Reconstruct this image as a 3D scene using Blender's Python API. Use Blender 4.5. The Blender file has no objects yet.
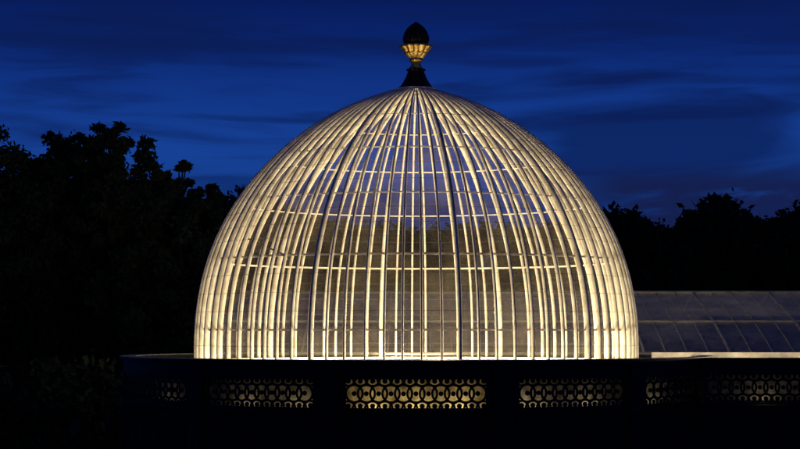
import bpy, math, random
import numpy as np
from math import sin, cos, pi, radians
from mathutils import Vector
random.seed(7); np.random.seed(7)
S = bpy.context.scene
S.view_settings.view_transform = 'Standard'
S.view_settings.look = 'None'
S.view_settings.exposure = 0

# ---------------------------------------------------------------- helpers
class MB:
    def __init__(s): s.v=[]; s.f=[]
    def add(s, vs, fs):
        o=len(s.v); s.v.extend([tuple(p) for p in vs]); s.f.extend([tuple(i+o for i in f) for f in fs])
    def box(s, c, d):
        x,y,z=c; a,b,e=d[0]/2,d[1]/2,d[2]/2
        vs=[(x+i*a,y+j*b,z+k*e) for i in(-1,1) for j in(-1,1) for k in(-1,1)]
        s.add(vs,[(0,1,3,2),(4,6,7,5),(0,4,5,1),(2,3,7,6),(0,2,6,4),(1,5,7,3)])
    def tube(s, pts, rad, n=7):
        pts=[Vector(p) for p in pts]; vs=[]; fs=[]
        for i,p in enumerate(pts):
            t=(pts[min(i+1,len(pts)-1)]-pts[max(i-1,0)]).normalized()
            a=t.cross(Vector((0.13,0.97,0.2))).normalized(); b=t.cross(a)
            for k in range(n):
                q=2*pi*k/n; vs.append(p+(a*cos(q)+b*sin(q))*rad[i])
        for i in range(len(pts)-1):
            for k in range(n):
                fs.append((i*n+k,i*n+(k+1)%n,(i+1)*n+(k+1)%n,(i+1)*n+k))
        fs.append(tuple(range(n))[::-1]); fs.append(tuple((len(pts)-1)*n+k for k in range(n)))
        s.add(vs,fs)
    def lathe(s, prof, c=(0,0), n=40, lobes=0, amp=0):
        vs=[]; fs=[]
        for r,z in prof:
            for k in range(n):
                q=2*pi*k/n; rr=r*(1+amp*abs(cos(lobes*q/2))) if lobes else r
                vs.append((c[0]+rr*cos(q),c[1]+rr*sin(q),z))
        for i in range(len(prof)-1):
            for k in range(n):
                fs.append((i*n+k,i*n+(k+1)%n,(i+1)*n+(k+1)%n,(i+1)*n+k))
        s.add(vs,fs)
    def arcbox(s, t0,t1,r0,r1,z0,z1,step=2.0):
        n=max(1,int(abs(t1-t0)/step)); vs=[]; fs=[]
        for i in range(n+1):
            t=radians(t0+(t1-t0)*i/n)
            for r,z in((r0,z0),(r1,z0),(r1,z1),(r0,z1)):
                vs.append((r*sin(t),-r*cos(t),z))
        for i in range(n):
            for k in range(4):
                fs.append((i*4+k,i*4+(k+1)%4,(i+1)*4+(k+1)%4,(i+1)*4+k))
        if abs(t1-t0)<359.9: fs.append((3,2,1,0)); fs.append(tuple(n*4+k for k in range(4)))
        s.add(vs,fs)
    def obj(s, name, mat, parent=None, smooth=False):
        me=bpy.data.meshes.new(name); me.from_pydata(s.v,[],s.f); me.update()
        if smooth: me.polygons.foreach_set('use_smooth',[True]*len(me.polygons))
        o=bpy.data.objects.new(name,me); S.collection.objects.link(o)
        if mat: me.materials.append(mat)
        if parent: o.parent=parent
        return o
def empty(name,loc=(0,0,0)):
    e=bpy.data.objects.new(name,None); S.collection.objects.link(e); e.location=loc; return e

def mat(name, col, rough=0.6, metal=0, noise=None, bump=0, nscale=8, spec=0.5):
    m=bpy.data.materials.new(name); m.use_nodes=True; nt=m.node_tree; b=nt.nodes['Principled BSDF']
    b.inputs['Roughness'].default_value=rough; b.inputs['Metallic'].default_value=metal
    b.inputs['Specular IOR Level'].default_value=spec
    tc=nt.nodes.new('ShaderNodeTexCoord'); n=nt.nodes.new('ShaderNodeTexNoise')
    n.inputs['Scale'].default_value=nscale; n.inputs['Detail'].default_value=6
    nt.links.new(tc.outputs['Object'],n.inputs['Vector'])
    r=nt.nodes.new('ShaderNodeValToRGB'); c2=noise or [c*0.65 for c in col]
    r.color_ramp.elements[0].position=.35; r.color_ramp.elements[1].position=.65
    r.color_ramp.elements[0].color=(*c2,1); r.color_ramp.elements[1].color=(*col,1)
    nt.links.new(n.outputs['Fac'],r.inputs['Fac']); nt.links.new(r.outputs['Color'],b.inputs['Base Color'])
    if bump:
        bp=nt.nodes.new('ShaderNodeBump'); bp.inputs['Strength'].default_value=bump; bp.inputs['Distance'].default_value=.02
        nt.links.new(n.outputs['Fac'],bp.inputs['Height']); nt.links.new(bp.outputs['Normal'],b.inputs['Normal'])
    return m
def glassmat(name, dust_lo=.02, dust_hi=.12, tint=(.93,.95,.95), dustcol=(.75,.72,.62), gl=0.05):
    m=bpy.data.materials.new(name); m.use_nodes=True; nt=m.node_tree; nt.nodes.clear(); N=nt.nodes.new; L=nt.links.new
    out=N('ShaderNodeOutputMaterial'); tr=N('ShaderNodeBsdfTransparent'); tr.inputs[0].default_value=(*tint,1)
    g=N('ShaderNodeBsdfGlossy'); g.inputs['Roughness'].default_value=.06; g.inputs[0].default_value=(.9,.9,.9,1)
    d=N('ShaderNodeBsdfDiffuse'); d.inputs[0].default_value=(*dustcol,1)
    t=N('ShaderNodeBsdfTranslucent'); t.inputs[0].default_value=(*dustcol,1)
    dm=N('ShaderNodeMixShader'); dm.inputs[0].default_value=.5; L(d.outputs[0],dm.inputs[1]); L(t.outputs[0],dm.inputs[2])
    tc=N('ShaderNodeTexCoord'); n=N('ShaderNodeTexNoise'); n.inputs['Scale'].default_value=.9; n.inputs['Detail'].default_value=7
    n.inputs['Roughness'].default_value=.65; L(tc.outputs['Object'],n.inputs['Vector'])
    mr=N('ShaderNodeMapRange'); mr.inputs[1].default_value=.38; mr.inputs[2].default_value=.68
    mr.inputs[3].default_value=dust_lo; mr.inputs[4].default_value=dust_hi; L(n.outputs['Fac'],mr.inputs[0])
    m1=N('ShaderNodeMixShader'); L(mr.outputs[0],m1.inputs[0]); L(tr.outputs[0],m1.inputs[1]); L(dm.outputs[0],m1.inputs[2])
    lw=N('ShaderNodeLayerWeight'); lw.inputs[0].default_value=.25
    mu=N('ShaderNodeMath'); mu.operation='MULTIPLY'; mu.inputs[1].default_value=.3; L(lw.outputs['Fresnel'],mu.inputs[0])
    ad=N('ShaderNodeMath'); ad.operation='ADD'; ad.inputs[1].default_value=gl; L(mu.outputs[0],ad.inputs[0])
    ge=N('ShaderNodeNewGeometry'); inv=N('ShaderNodeMath'); inv.operation='SUBTRACT'; inv.inputs[0].default_value=1; L(ge.outputs['Backfacing'],inv.inputs[1])
    m3=N('ShaderNodeMath'); m3.operation='MULTIPLY'; L(ad.outputs[0],m3.inputs[0]); L(inv.outputs[0],m3.inputs[1])
    m2=N('ShaderNodeMixShader'); L(m3.outputs[0],m2.inputs[0]); L(m1.outputs[0],m2.inputs[1]); L(g.outputs[0],m2.inputs[2])
    L(m2.outputs[0],out.inputs[0]); return m

M_white=mat('cream_paint',(.84,.81,.71),.45,noise=(.58,.53,.43),nscale=4,spec=.25)
M_iron=mat('black_iron',(.010,.010,.012),.5,bump=.3,nscale=30,spec=.2)
M_lead=mat('lead_roof',(.08,.09,.11),.6,nscale=3)
M_edge=mat('edge_light_grey',(.18,.18,.17),.45,nscale=6,bump=.3)  # lighter grey stands in for faint light on the parapet edge
M_bar=mat('grey_painted_bars',(.34,.33,.31),.5,nscale=3)
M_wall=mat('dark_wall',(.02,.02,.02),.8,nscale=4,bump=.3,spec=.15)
M_cream=mat('cream_wall',(.75,.66,.42),.8,noise=(.22,.18,.10),nscale=5)
M_gold=mat('gilding',(1.0,.72,.25),.35,1,noise=(.8,.5,.14),nscale=14,bump=.4)
M_grass=mat('grass',(.035,.06,.02),.95,nscale=1.5,spec=.1)
M_bark=mat('bark',(.05,.04,.03),.9,nscale=12,bump=.5,spec=.1)
M_leaf=mat('leaves',(.04,.06,.03),.85,noise=(.02,.03,.015),nscale=1.2,spec=.05)
M_floor=mat('gravel_floor',(.30,.26,.20),.9,nscale=10,bump=.3)
M_glass=glassmat('dome_glass',.015,.085,dustcol=(.78,.68,.50),gl=.03)
M_glass2=glassmat('roof_glass',.25,.70,tint=(.62,.66,.70),dustcol=(.38,.39,.38),gl=.12)

PX=.025; HZ=6.0
def zy(y): return HZ+(330-y)*PX
prof_px=[(361,219),(345,219.4),(330,219),(315,218),(300,216),(285,213.5),(270,210),(255,205),(240,199.5),(220,189.5),(200,177.5),(180,162.5),(165,149),(150,133.5),(135,115.5),(120,93.5),(108,71),(99,49),(93,31),(89,17)]
P=[(r*PX,zy(y)) for y,r in prof_px]
zs=np.array([p[1] for p in P]); rs=np.array([p[0] for p in P])
arc=np.concatenate([[0],np.cumsum(np.hypot(np.diff(zs),np.diff(rs)))])
A=np.linspace(0,arc[-1],61)
def sm(a):
    b=a.copy()
    for _ in range(6): b[1:-1]=(b[:-2]+2*b[1:-1]+b[2:])/4
    return b
RS=sm(np.interp(A,arc,rs)); ZS=sm(np.interp(A,arc,zs))
def r_at(z): return float(np.interp(z,ZS,RS))

gh=empty('victorian_glasshouse')
# ---------------------------------------------------------------- ribs
N=80
TAN=[]
for i in range(61):
    a=max(i-1,0); b=min(i+1,60); t=Vector((RS[b]-RS[a],ZS[b]-ZS[a])).normalized(); TAN.append(t)
def rib(mb,th,w,dp,off,ns=10):
    vs=[];fs=[]
    er=Vector((sin(th),-cos(th),0)); et=Vector((cos(th),sin(th),0)); ez=Vector((0,0,1))
    for i in range(61):
        t=TAN[i]; nrm=er*t.y-ez*t.x
        c=er*RS[i]+ez*ZS[i]-nrm*off
        ww=min(w,0.5*2*pi*RS[i]/N)
        for k in range(ns):
            q=2*pi*k/ns; vs.append(c+et*(cos(q)*ww/2)+nrm*(sin(q)*dp/2))
    for i in range(60):
        for k in range(ns):
            fs.append((i*ns+k,i*ns+(k+1)%ns,(i+1)*ns+(k+1)%ns,(i+1)*ns+k))
    mb.add(vs,fs)
mb=MB()
for k in range(N):
    th=2*pi*(k+.3)/N+random.gauss(0,.004)
    if k%8==2: rib(mb,th,.105,.18,.05)
    else: rib(mb,th,.056,.12,.03)
mb.obj('dome_ribs',M_white,gh,True)
mb=MB(); n=2*N
idx=list(range(0,61,2)); vs=[];fs=[]
for i in idx:
    for k in range(n):
        th=2*pi*(k/2+.3)/N
        vs.append((RS[i]*sin(th),-RS[i]*cos(th),ZS[i]))
for i in range(len(idx)-1):
    for k in range(n): fs.append((i*n+k,i*n+(k+1)%n,(i+1)*n+(k+1)%n,(i+1)*n+k))
mb.add(vs,fs); mb.obj('dome_glazing',M_glass,gh,False)
mb=MB()
def ring(mb,z,inn,w,h):
    r=r_at(z)-inn
    mb.lathe([(r-w,z-h/2),(r,z-h/2),(r,z+h/2),(r-w,z+h/2),(r-w,z-h/2)],n=168)
for y,h in((330,.045),(262,.045),(205,.03),(160,.03),(124,.024)):
    ring(mb,zy(y),.09,.03,h)
ring(mb,5.22,-.05,.22,.06)
mb.lathe([(.30,12.0),(.50,12.0),(.50,12.06),(.30,12.09)],n=48)
mb.obj('purlin_rings',M_white,gh)
mb=MB()
for y in (345,313,296,279,246,233,219,192,176,148,136):
    ring(mb,zy(y),-.002,.005,.006)
mb.obj('pane_laps',M_lead,gh)

# ---------------------------------------------------------------- finial
def fz(y): return zy(88)+(zy(y)-zy(88))*1.02
FS=1.08*PX
mb=MB()
mb.lathe([(r*FS,fz(y)) for r,y in((18,90),(18,88),(16.5,86.5),(14.5,85),(12,81),(9.5,76),(8,72),(7.4,70.5),(9,69.5),(9,68.3),(6,67.5),(0,67.4))])
mb.lathe([(r*FS*.94,fz(y)) for r,y in((9,45),(8.5,43.5),(11.5,42),(12.4,39.5),(12.2,36),(11,32),(8.9,28.2),(6.3,25.2),(3.8,23.3),(2.4,22.4),(1.2,21.4),(0,20.6))],lobes=16,amp=.06,n=96)
mb.obj('finial_iron',M_iron,gh,True)
mb=MB()
mb.lathe([(r*FS,fz(y)) for r,y in((6,68),(6.6,66.5),(5,65.2),(4.4,62.5),(5.5,60),(6.8,58.6),(5.6,57.3))])
mb.lathe([(r*FS*1.06,fz(y)) for r,y in((5.4,57.5),(7,55.5),(9.2,52.5),(10.6,49.5),(12.4,47),(13.4,45.5),(12,44.2),(8,44.6))],lobes=12,amp=.13,n=120)
mb.lathe([(r*FS,fz(y)) for r,y in((8.5,53.7),(11,53.2),(11,52.2),(9.2,51.7))])
for k in range(12):
    q=2*pi*k/12; 
    mb.tube([((8.4+i)*FS*cos(q),(8.4+i)*FS*sin(q),fz(54-i*2.3)) for i in range(5)],[.02,.05,.055,.045,.01],6)
mb.obj('finial_gilding',M_gold,gh,True)

# ---------------------------------------------------------------- drum
R=7.2
ZT,ZA,ZB=5.35,5.01,4.32
mb=MB()
mb.arcbox(0,360,R-.25,R,ZA,ZT-.05)
mb.arcbox(0,360,R-.28,R+.08,ZT-.05,ZT)
mb.arcbox(0,360,R-.05,R+.045,ZA-.03,ZA+.03)
mb.arcbox(0,360,R-.05,R+.06,ZB-.06,ZB+.0)
pan=[(-75,-44.7),(-39.3,-17.5),(-12.1,12.1),(17.5,39.3),(44.7,64)]
def gap(a,b):
    mb.arcbox(a,b,R-.12,R+.02,ZB,ZA)
gap(-44.7,-39.3);gap(-17.5,-12.1);gap(12.1,17.5);gap(39.3,44.7);gap(64,285)
for a,b in((-44.7,-39.3),(-17.5,-12.1),(12.1,17.5),(39.3,44.7)):
    m_=(a+b)/2; mb.arcbox(m_-1.8,m_+1.8,R+.02,R+.10,0,ZT-.10)
    mb.arcbox(m_-2.2,m_+2.2,R+.02,R+.13,ZB-.12,ZB-.03)
mb.obj('cast_iron_entablature',M_iron,gh)
mb=MB(); mb.arcbox(0,360,R-.30,R+.09,ZT+.002,ZT+.022); mb.obj('parapet_edge_light',M_edge,gh)  # pale strip added so the top edge seems to catch light
mb=MB()
mb.arcbox(0,360,R-.15,R,0,1.0); mb.arcbox(0,360,R-.15,R,3.9,ZB-.06)
for k in range(0,72):
    mb.arcbox(k*5-.5,k*5+.5,R-.1,R-.01,1.0,3.9)
mb.arcbox(0,360,R-.09,R-.03,1.0,3.9)
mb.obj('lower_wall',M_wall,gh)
mb=MB(); mb.lathe([(5.35,5.22),(R-.24,5.20)],n=120); mb.obj('gutter_roof',M_lead,gh)
mb=MB(); mb.arcbox(0,360,5.36,5.56,4.2,5.17); mb.obj('dome_kerb',M_lead,gh)
mb=MB(); mb.arcbox(-80,80,R-.62,R-.57,ZB-.5,ZA+.15); mb.obj('frieze_back_wall',M_cream,gh)
mb=MB(); mb.arcbox(0,360,R-.57,R-.13,ZB-.40,ZB-.36); mb.obj('frieze_ledge',M_cream,gh)

def annulus(mb,mp,u,v,ro,ri,w0,w1,n=22,clip=None):
    vs=[];fs=[]
    for k in range(n):
        q=2*pi*k/n
        for r,w in((ri,w0),(ro,w0),(ro,w1),(ri,w1)):
            vv=v+r*sin(q)
            if clip: vv=min(max(vv,clip[0]),clip[1])
            vs.append(mp(u+r*cos(q),vv,w))
    for k in range(n):
        j=(k+1)%n
        for a in range(4): fs.append((k*4+a,k*4+(a+1)%4,j*4+(a+1)%4,j*4+a))
    mb.add(vs,fs)
def strip(mb,mp,u0,u1,v0,v1,w0,w1):
    n=max(1,int((u1-u0)/.15)); vs=[];fs=[]
    for i in range(n+1):
        u=u0+(u1-u0)*i/n
        for v,w in((v0,w0),(v1,w0),(v1,w1),(v0,w1)): vs.append(mp(u,v,w))
    for i in range(n):
        for a in range(4): fs.append((i*4+a,i*4+(a+1)%4,i*4+4+(a+1)%4,i*4+4+a))
    mb.add(vs,fs)
def fret(mb,mp,u0,u1):
    zc=(ZA+ZB)/2; L=u1-u0; cnt=max(1,round((L-.42)/.27)); s=(L-.42)/cnt; c=(ZB,ZA)
    strip(mb,mp,u0,u1,ZA-.05,ZA,.0,.03); strip(mb,mp,u0,u1,ZB,ZB+.045,.0,.03)
    # interlocking chain of large rings
    for i in range(cnt+1):
        u=u0+.21+i*s
        annulus(mb,mp,u,zc,.205,.158,.006+.008*(i%2),.032+.008*(i%2),28)
        annulus(mb,mp,u,zc,.052,.002,.010,.036,12)
    # half rings springing from the rails, interlocked with the chain
    for i in range(-1,cnt+2):
        u=u0+.21+(i+.5)*s
        if u<u0+.02 or u>u1-.02: continue
        for dz in(-.325,.325):
            annulus(mb,mp,u,zc+dz,.185,.140,.0,.028,26,clip=c)
            annulus(mb,mp,u,zc+dz*.80,.055,.002,.002,.026,10,clip=c)
    for a,b in((u0,u0+.03),(u1-.03,u1)): strip(mb,mp,a,b,ZB,ZA,.001,.031)
mb=MB()
mp=lambda u,v,w:((R-.05+w)*sin(u/R),-(R-.05+w)*cos(u/R),v)
for a,b in pan: fret(mb,mp,radians(a)*R,radians(b)*R)
mb.obj('pierced_frieze',M_iron,gh)

# right wing
WY=-R*cos(radians(66)); WX=R*sin(radians(66))+.1
we=24
mb=MB()
def wb(x0,x1,y0,y1,z0,z1): mb.box(((x0+x1)/2,(y0+y1)/2,(z0+z1)/2),(x1-x0,y1-y0,z1-z0))
wb(WX,we,WY,WY+.25,ZA,ZT-.05); wb(WX,we,WY-.08,WY+.28,ZT-.05,ZT); wb(WX,we,WY-.045,WY,ZA-.03,ZA+.03); wb(WX,we,WY-.06,WY,ZB-.06,ZB)
x=WX+2.9
pw=[(WX+.05,WX+2.9)]
while x<we-3:
    wb(x,x+.5,WY-.02,WY+.1,ZB,ZA); wb(x+.1,x+.4,WY-.1,WY-.02,0,ZT-.1); pw.append((x+.5,x+3.2)); x+=3.2
wb(x,we,WY-.02,WY+.1,ZB,ZA)
mb.obj('wing_entablature',M_iron,gh)
mb=MB(); mp2=lambda u,v,w:(u,WY+.05-w,v)
for a,b in pw: fret(mb,mp2,a,b)
mb.obj('wing_frieze',M_iron,gh)
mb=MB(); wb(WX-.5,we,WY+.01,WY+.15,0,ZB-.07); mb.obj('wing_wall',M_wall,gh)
mb=MB(); wb(WX+.1,we,WY+.6,WY+.65,ZB-.5,ZA+.15); mb.obj('wing_back_wall',M_cream,gh)
mb=MB(); wb(WX,we,WY+.27,4,5.17,5.2); mb.obj('wing_flat_roof',M_lead,gh)
mb=MB()
mb.add([(5.9,.1,5.24),(we,.1,5.24),(we,.16,5.44),(5.9,.16,5.44),(5.9,.22,5.24),(we,.22,5.24)],[(0,1,2,3),(3,2,5,4),(0,3,4),(1,5,2),(0,4,5,1)])
mb.obj('eaves_board',M_white,gh)

# ---------------------------------------------------------------- large pitched glass roof behind
bg=empty('pitched_roof_greenhouse')
x0,x1=-5.6,36
ys=[(5.4,5.30),(6.6,5.72),(8.3,6.22),(10.2,6.72),(12.2,7.16),(14.2,6.72),(17,6.0),(19.5,5.3)]
mb=MB(); vs=[];fs=[]
for a,b in ys: vs+= [(x0,a,b),(x1,a,b)]
for i in range(len(ys)-1): fs.append((2*i,2*i+1,2*i+3,2*i+2))
mb.add(vs,fs); mb.obj('roof_glazing',M_glass2,bg)
mb=MB(); x=x0; i=0
while x<x1:
    mb.tube([(x,a,b+.02) for a,b in ys],[.016 if i%4 else .04]*len(ys),4); x+=.6; i+=1
for j,w in((0,.05),(2,.04),(4,.05),(6,.03)):
    a,b=ys[j]; mb.tube([(x0,a,b+.03),(x1,a,b+.03)],[w]*2,6)
mb.obj('roof_bars',M_bar,bg)
mb=MB(); mb.box(((x0+x1)/2,5.4,2.6),(x1-x0,.15,5.2)); mb.box(((x0+x1)/2,19.5,2.6),(x1-x0,.15,5.2))
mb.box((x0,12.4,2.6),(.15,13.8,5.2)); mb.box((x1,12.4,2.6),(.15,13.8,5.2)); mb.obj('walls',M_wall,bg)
mb=MB(); mb.box((10,9.6,2.7),(2.6,.2,5.4)); mb.obj('internal_partition',mat('plaster_partition',(.22,.18,.14),.9,nscale=2),bg)

# ---------------------------------------------------------------- ground & floor
mb=MB(); mb.add([(-2500,-2500,0),(2500,-2500,0),(2500,2500,0),(-2500,2500,0)],[(0,1,2,3)]); mb.obj('ground',M_grass)
mb=MB(); mb.lathe([(.01,.02),(R-.2,.02)],n=64); mb.obj('floor',M_floor,gh)

# ---------------------------------------------------------------- trees
def leafmesh(name,cents,sizes,per,lsz,m,parent,flat=.7):
    cents=np.array(cents); sizes=np.array(sizes)
    idx=np.repeat(np.arange(len(cents)),per)
    d=np.random.normal(size=(len(idx),3)); d/=np.linalg.norm(d,axis=1)[:,None]
    rr=np.random.uniform(.25,1,len(idx))**.6
    p=cents[idx]+d*rr[:,None]*sizes[idx][:,None]*np.array([1,1,flat])*np.random.uniform(.6,1.45,(len(idx),1))
    a=np.random.normal(size=p.shape); a/=np.linalg.norm(a,axis=1)[:,None]
    b=np.cross(a,np.random.normal(size=p.shape)); b/=np.linalg.norm(b,axis=1)[:,None]
    s=(lsz*np.random.uniform(.5,1.4,len(idx)))[:,None]
    V=np.stack([p-a*s,p+b*s*.5,p+a*s,p-b*s*.5],1).reshape(-1,3)
    me=bpy.data.meshes.new(name); n=len(idx)
    me.vertices.add(4*n); me.vertices.foreach_set('co',V.ravel())
    me.loops.add(4*n); me.loops.foreach_set('vertex_index',np.arange(4*n,dtype=np.int32))
    me.polygons.add(n); me.polygons.foreach_set('loop_start',np.arange(0,4*n,4,dtype=np.int32))
    me.update(calc_edges=True); me.materials.append(m)
    o=bpy.data.objects.new(name,me); S.collection.objects.link(o); o.parent=parent
def tree(name,x,y,h,cr,per=150,lsz=.12,base=.3,nl=18,cs=.17):
    e=empty(name); mb=MB(); C=[];Z=[]
    tp=[(x+random.gauss(0,.15)*i*.3,y,h*.85*i/6) for i in range(7)]
    mb.tube(tp,[h*.03*(1-.12*i) for i in range(7)],9)
    for k in range(nl):
        t=base+(.98-base)*(k+random.random()*.6)/nl; q=k*2.4+random.random()
        z0=h*.85*t*.92; env=cr*(math.sin(pi*min(1,.18+.82*(t-base)/(1-base)*.9))**.6)*random.uniform(.75,1.1)
        b=Vector((x,y,z0)); tip=Vector((x+cos(q)*env,y+sin(q)*env,min(h*.95,z0+h*.17+random.uniform(-.3,.8))))
        mid=(b+tip)/2+Vector((0,0,-.25))
        mb.tube([b,mid,tip],[h*.012,h*.008,.03],6)
        for j in range(8):
            u=random.uniform(.4,1.05); c=b.lerp(tip,u)+Vector((random.gauss(0,cr*.15),random.gauss(0,cr*.15),random.gauss(0,cr*.10)))
            c.z=min(c.z,h*.98)
            mb.tube([b.lerp(tip,u*.9),c],[.05,.02],4)
            C.append(c); Z.append(cr*cs*random.uniform(.55,1.2))
    for j in range(6):
        c=Vector((x+random.gauss(0,cr*.22),y+random.gauss(0,cr*.2),h*random.uniform(.88,.98))); mb.tube([tp[-1],c],[.07,.02],4); C.append(c); Z.append(cr*cs*random.uniform(.5,.9))
    mb.obj('trunk_and_limbs',M_bark,e)
    leafmesh('foliage',C,Z,per,lsz,M_leaf,e)
def X(px,Y): return (px-416)*(45+Y)/1800
def Zh(py,Y): return HZ+(330-py)*(45+Y)/1800
for px,Y,top,cr in((118,25,112,2.1),(94,30,120,2.4),(180,27,154,1.5),(140,29,164,2.6),(214,33,178,2.6),(236,36,186,2.6),(62,28,128,3.2),(15,30,138,3.8),(-30,26,128,4),(100,40,165,4),(180,24,190,3.2)):
    tree('broadleaf_tree',X(px,Y),Y,Zh(top,Y),cr)
C=[];Z=[]
sil=[(-60,200),(60,205),(150,205),(185,196),(215,193),(240,196),(260,205),(330,222),(420,230),(500,226),(560,222),(600,220),(622,211),(640,220),(655,226),(672,232),(690,214),(703,203),(715,196),(745,208),(770,222),(800,205),(860,195)]
xs=[a for a,_ in sil]; yt=[b for _,b in sil]
for k in range(2800):
    px=random.uniform(-60,860); Y=random.uniform(75,100); top=np.interp(px,xs,yt)+random.uniform(0,4)
    d=(random.random()**1.15)*(335-top); C.append((X(px,Y),Y,Zh(top+6+d,Y))); Z.append(random.uniform(.5,1.5))
dt=empty('distant_trees'); leafmesh('foliage',C,Z,60,.34,M_leaf,dt,.8)
tm=MB()
for k in range(60):
    px=-60+k*15.5; Y=random.uniform(80,98); top=np.interp(px,xs,yt)+22
    tm.tube([(X(px,Y),Y,0),(X(px,Y),Y,Zh(top,Y)*.6),(X(px,Y)+.5,Y,Zh(top,Y))],[.5,.35,.1],6)
tm.obj('trunks',M_bark,dt)
C=[];Z=[]
for k in range(420):
    xx=random.uniform(-26,-8.8); C.append((xx,random.uniform(2,10),random.uniform(.3,5.0))); Z.append(random.uniform(.4,.9))
sh=empty('shrubbery'); leafmesh('foliage',C,Z,90,.16,M_leaf,sh)
tm=MB()
for k in range(40):
    xx=random.uniform(-25,-8.8); yy=random.uniform(3,9); tm.tube([(xx,yy,0),(xx+.2,yy,4.6)],[.07,.02],5)
tm.obj('stems',M_bark,sh)

# ---------------------------------------------------------------- lamps
def pl(name,loc,w,col=(1,.78,.47),r=.08,spec=.0):
    l=bpy.data.lights.new(name,'POINT'); l.energy=w; l.color=col; l.shadow_soft_size=r; l.specular_factor=spec
    o=bpy.data.objects.new(name,l); o.location=loc; S.collection.objects.link(o); o.parent=gh; return o
for k in range(16):
    q=2*pi*(k+.35)/16; pl('uplight',(4.75*cos(q),4.75*sin(q),4.95),150*random.uniform(.55,1.45))
pl('central_light',(.6,0,6.2),620,r=.4)
pl('crown_light',(0,0,9.4),230,r=.3)
M_bulb=bpy.data.materials.new('lamp_glass'); M_bulb.use_nodes=True
b=M_bulb.node_tree.nodes['Principled BSDF']; b.inputs['Emission Color'].default_value=(1,.86,.58,1); b.inputs['Emission Strength'].default_value=1.3
mb=MB(); bx,by,bz=-3.2,-1.0,7.75
mb.lathe([(.01,bz-.05),(.035,bz-.04),(.048,bz),(.035,bz+.045),(.018,bz+.08)],c=(bx,by),n=14); mb.obj('lamp_globe',M_bulb,gh,True)
mb=MB(); mb.tube([(bx,by,bz+.08),(bx*1.3,by*1.3,bz+.5)],[.02,.02],6); mb.obj('lamp_bracket',M_iron,gh)
for t,w in((-58,.7),(-33,1.6),(-22,2.2),(-8,7.5),(0,6.5),(8,7.5),(22,2.8),(34,2.0),(54,1.6)):
    q=radians(t); rr=R-.35; pl('frieze_lamp',(rr*sin(q),-rr*cos(q),ZB-.1),w,(1,.76,.36) if abs(t)<12 else (1,.84,.62),.05)
for x in (8.2,10,13,16,19): pl('frieze_lamp',(x,WY+.35,ZB-.1),1.1,(1,.84,.62),.05)
for x in (6.6,8.2,10,12.5,15.5): pl('eaves_fill_light',(x,-.75,5.40),24,(1,.78,.46),.04)  # added fill lights without fittings, brighten the eaves board
for x in (2,9,16,26): 
    o=pl('greenhouse_lamp',(x,11,3.4),120,(1,.78,.54),.3); o.parent=bg
l=bpy.data.lights.new('finial_fill_spot','SPOT'); l.energy=4000; l.spot_size=radians(3.2); l.spot_blend=.3; l.color=(1,.8,.40); l.shadow_soft_size=.25  # added fill from the front, makes the gilding shine; no known fixture
o=bpy.data.objects.new('finial_fill_spot',l); S.collection.objects.link(o); o.parent=gh
o.location=(-3.5,-16,.6); d=Vector((0,0,zy(54)))-Vector(o.location); o.rotation_euler=d.to_track_quat('-Z','Y').to_euler()

l=bpy.data.lights.new('sun','SUN'); l.energy=.015; l.angle=radians(10); l.color=(.6,.7,1)
o=bpy.data.objects.new('sun',l); o.rotation_euler=(radians(60),0,radians(40)); S.collection.objects.link(o)

# ---------------------------------------------------------------- world
w=bpy.data.worlds.new('World'); S.world=w; w.use_nodes=True; nt=w.node_tree; Nn=nt.nodes.new; L=nt.links.new
bgn=nt.nodes['Background']
sky=Nn('ShaderNodeTexSky'); sky.sky_type='NISHITA'; sky.sun_disc=False; sky.sun_elevation=radians(-4); sky.sun_rotation=radians(160)
tc=Nn('ShaderNodeTexCoord'); sp=Nn('ShaderNodeSeparateXYZ'); L(tc.outputs['Generated'],sp.inputs[0])
cr=Nn('ShaderNodeValToRGB'); L(sp.outputs['Z'],cr.inputs[0]); el=cr.color_ramp.elements
el[0].position=0; el[0].color=(.006,.030,.17,1); el[1].position=1; el[1].color=(.002,.008,.06,1)
for p,c in((.05,(.008,.042,.22,1)),(.10,(.008,.052,.30,1)),(.135,(.005,.032,.22,1)),(.16,(.003,.018,.15,1)),(.185,(.002,.010,.095,1))):
    q=el.new(p); q.color=c
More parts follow.
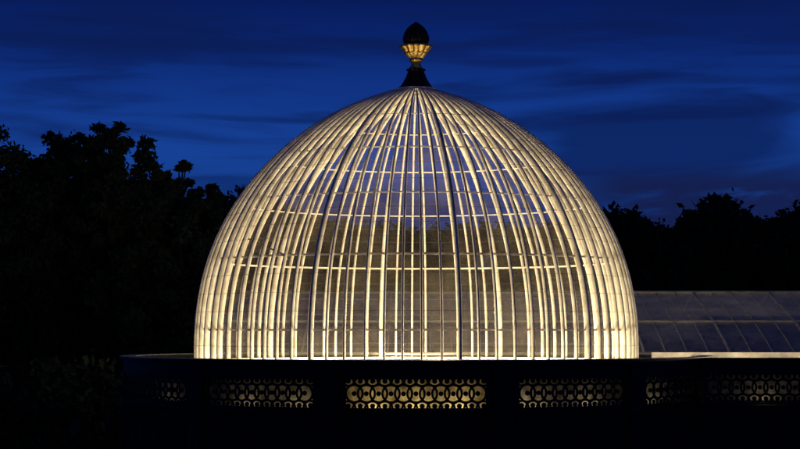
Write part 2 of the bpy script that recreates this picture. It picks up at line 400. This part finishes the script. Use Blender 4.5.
def cloud(scale,loc,lo,hi,mxv,dist=.6):
    m=Nn('ShaderNodeMapping'); m.inputs['Scale'].default_value=scale; m.inputs['Location'].default_value=loc
    m.inputs['Rotation'].default_value=(0,radians(-1.5),0)
    L(tc.outputs['Generated'],m.inputs[0])
    z=Nn('ShaderNodeTexNoise'); z.inputs['Scale'].default_value=1; z.inputs['Detail'].default_value=5; z.inputs['Roughness'].default_value=.5; z.inputs['Distortion'].default_value=dist; L(m.outputs[0],z.inputs['Vector'])
    r=Nn('ShaderNodeMapRange'); r.interpolation_type='SMOOTHSTEP'; r.inputs[1].default_value=lo; r.inputs[2].default_value=hi; r.inputs[3].default_value=0; r.inputs[4].default_value=mxv; L(z.outputs['Fac'],r.inputs[0]); return r.outputs[0]
prev=cr.outputs[0]
def mul(a,b):
    m=Nn('ShaderNodeMath'); m.operation='MULTIPLY'; L(a,m.inputs[0]); L(b,m.inputs[1]); return m.outputs[0]
def band(out,a,b,c,d):
    r1=Nn('ShaderNodeMapRange'); r1.interpolation_type='SMOOTHSTEP'; r1.inputs[1].default_value=a; r1.inputs[2].default_value=b; L(out,r1.inputs[0])
    r2=Nn('ShaderNodeMapRange'); r2.interpolation_type='SMOOTHSTEP'; r2.inputs[1].default_value=c; r2.inputs[2].default_value=d; r2.inputs[3].default_value=1; r2.inputs[4].default_value=0; L(out,r2.inputs[0])
    return mul(r1.outputs[0],r2.outputs[0])
bank=mul(mul(band(sp.outputs['X'],.06,.12,.5,.8),band(sp.outputs['Z'],.02,.05,.078,.094)),cloud((14,14,60),(2,1,3),.30,.50,.95,.8))
for fac,col in ((cloud((5,5,38),(1.3,.4,.7),.42,.64,.75),(.003,.011,.08,1)),(cloud((9,9,70),(4.1,2.2,.3),.46,.68,.6,.7),(.003,.011,.08,1)),(bank,(.007,.013,.07,1))):
    mx=Nn('ShaderNodeMixRGB'); mx.inputs[2].default_value=col; L(fac,mx.inputs[0]); L(prev,mx.inputs[1]); prev=mx.outputs[0]
sc=Nn('ShaderNodeMixRGB'); sc.blend_type='ADD'; sc.inputs[0].default_value=.03; L(prev,sc.inputs[1]); L(sky.outputs[0],sc.inputs[2])
L(sc.outputs[0],bgn.inputs[0]); bgn.inputs[1].default_value=1

# ---------------------------------------------------------------- camera
c=bpy.data.cameras.new('camera'); c.lens=36*45/20; c.sensor_width=36; c.clip_end=5000
o=bpy.data.objects.new('camera',c); S.collection.objects.link(o); o.location=(0,-45,HZ)
c.shift_x=-16/800*1.0
o.rotation_euler=(radians(90)+math.atan(105.5/1800),0,0)
S.camera=o
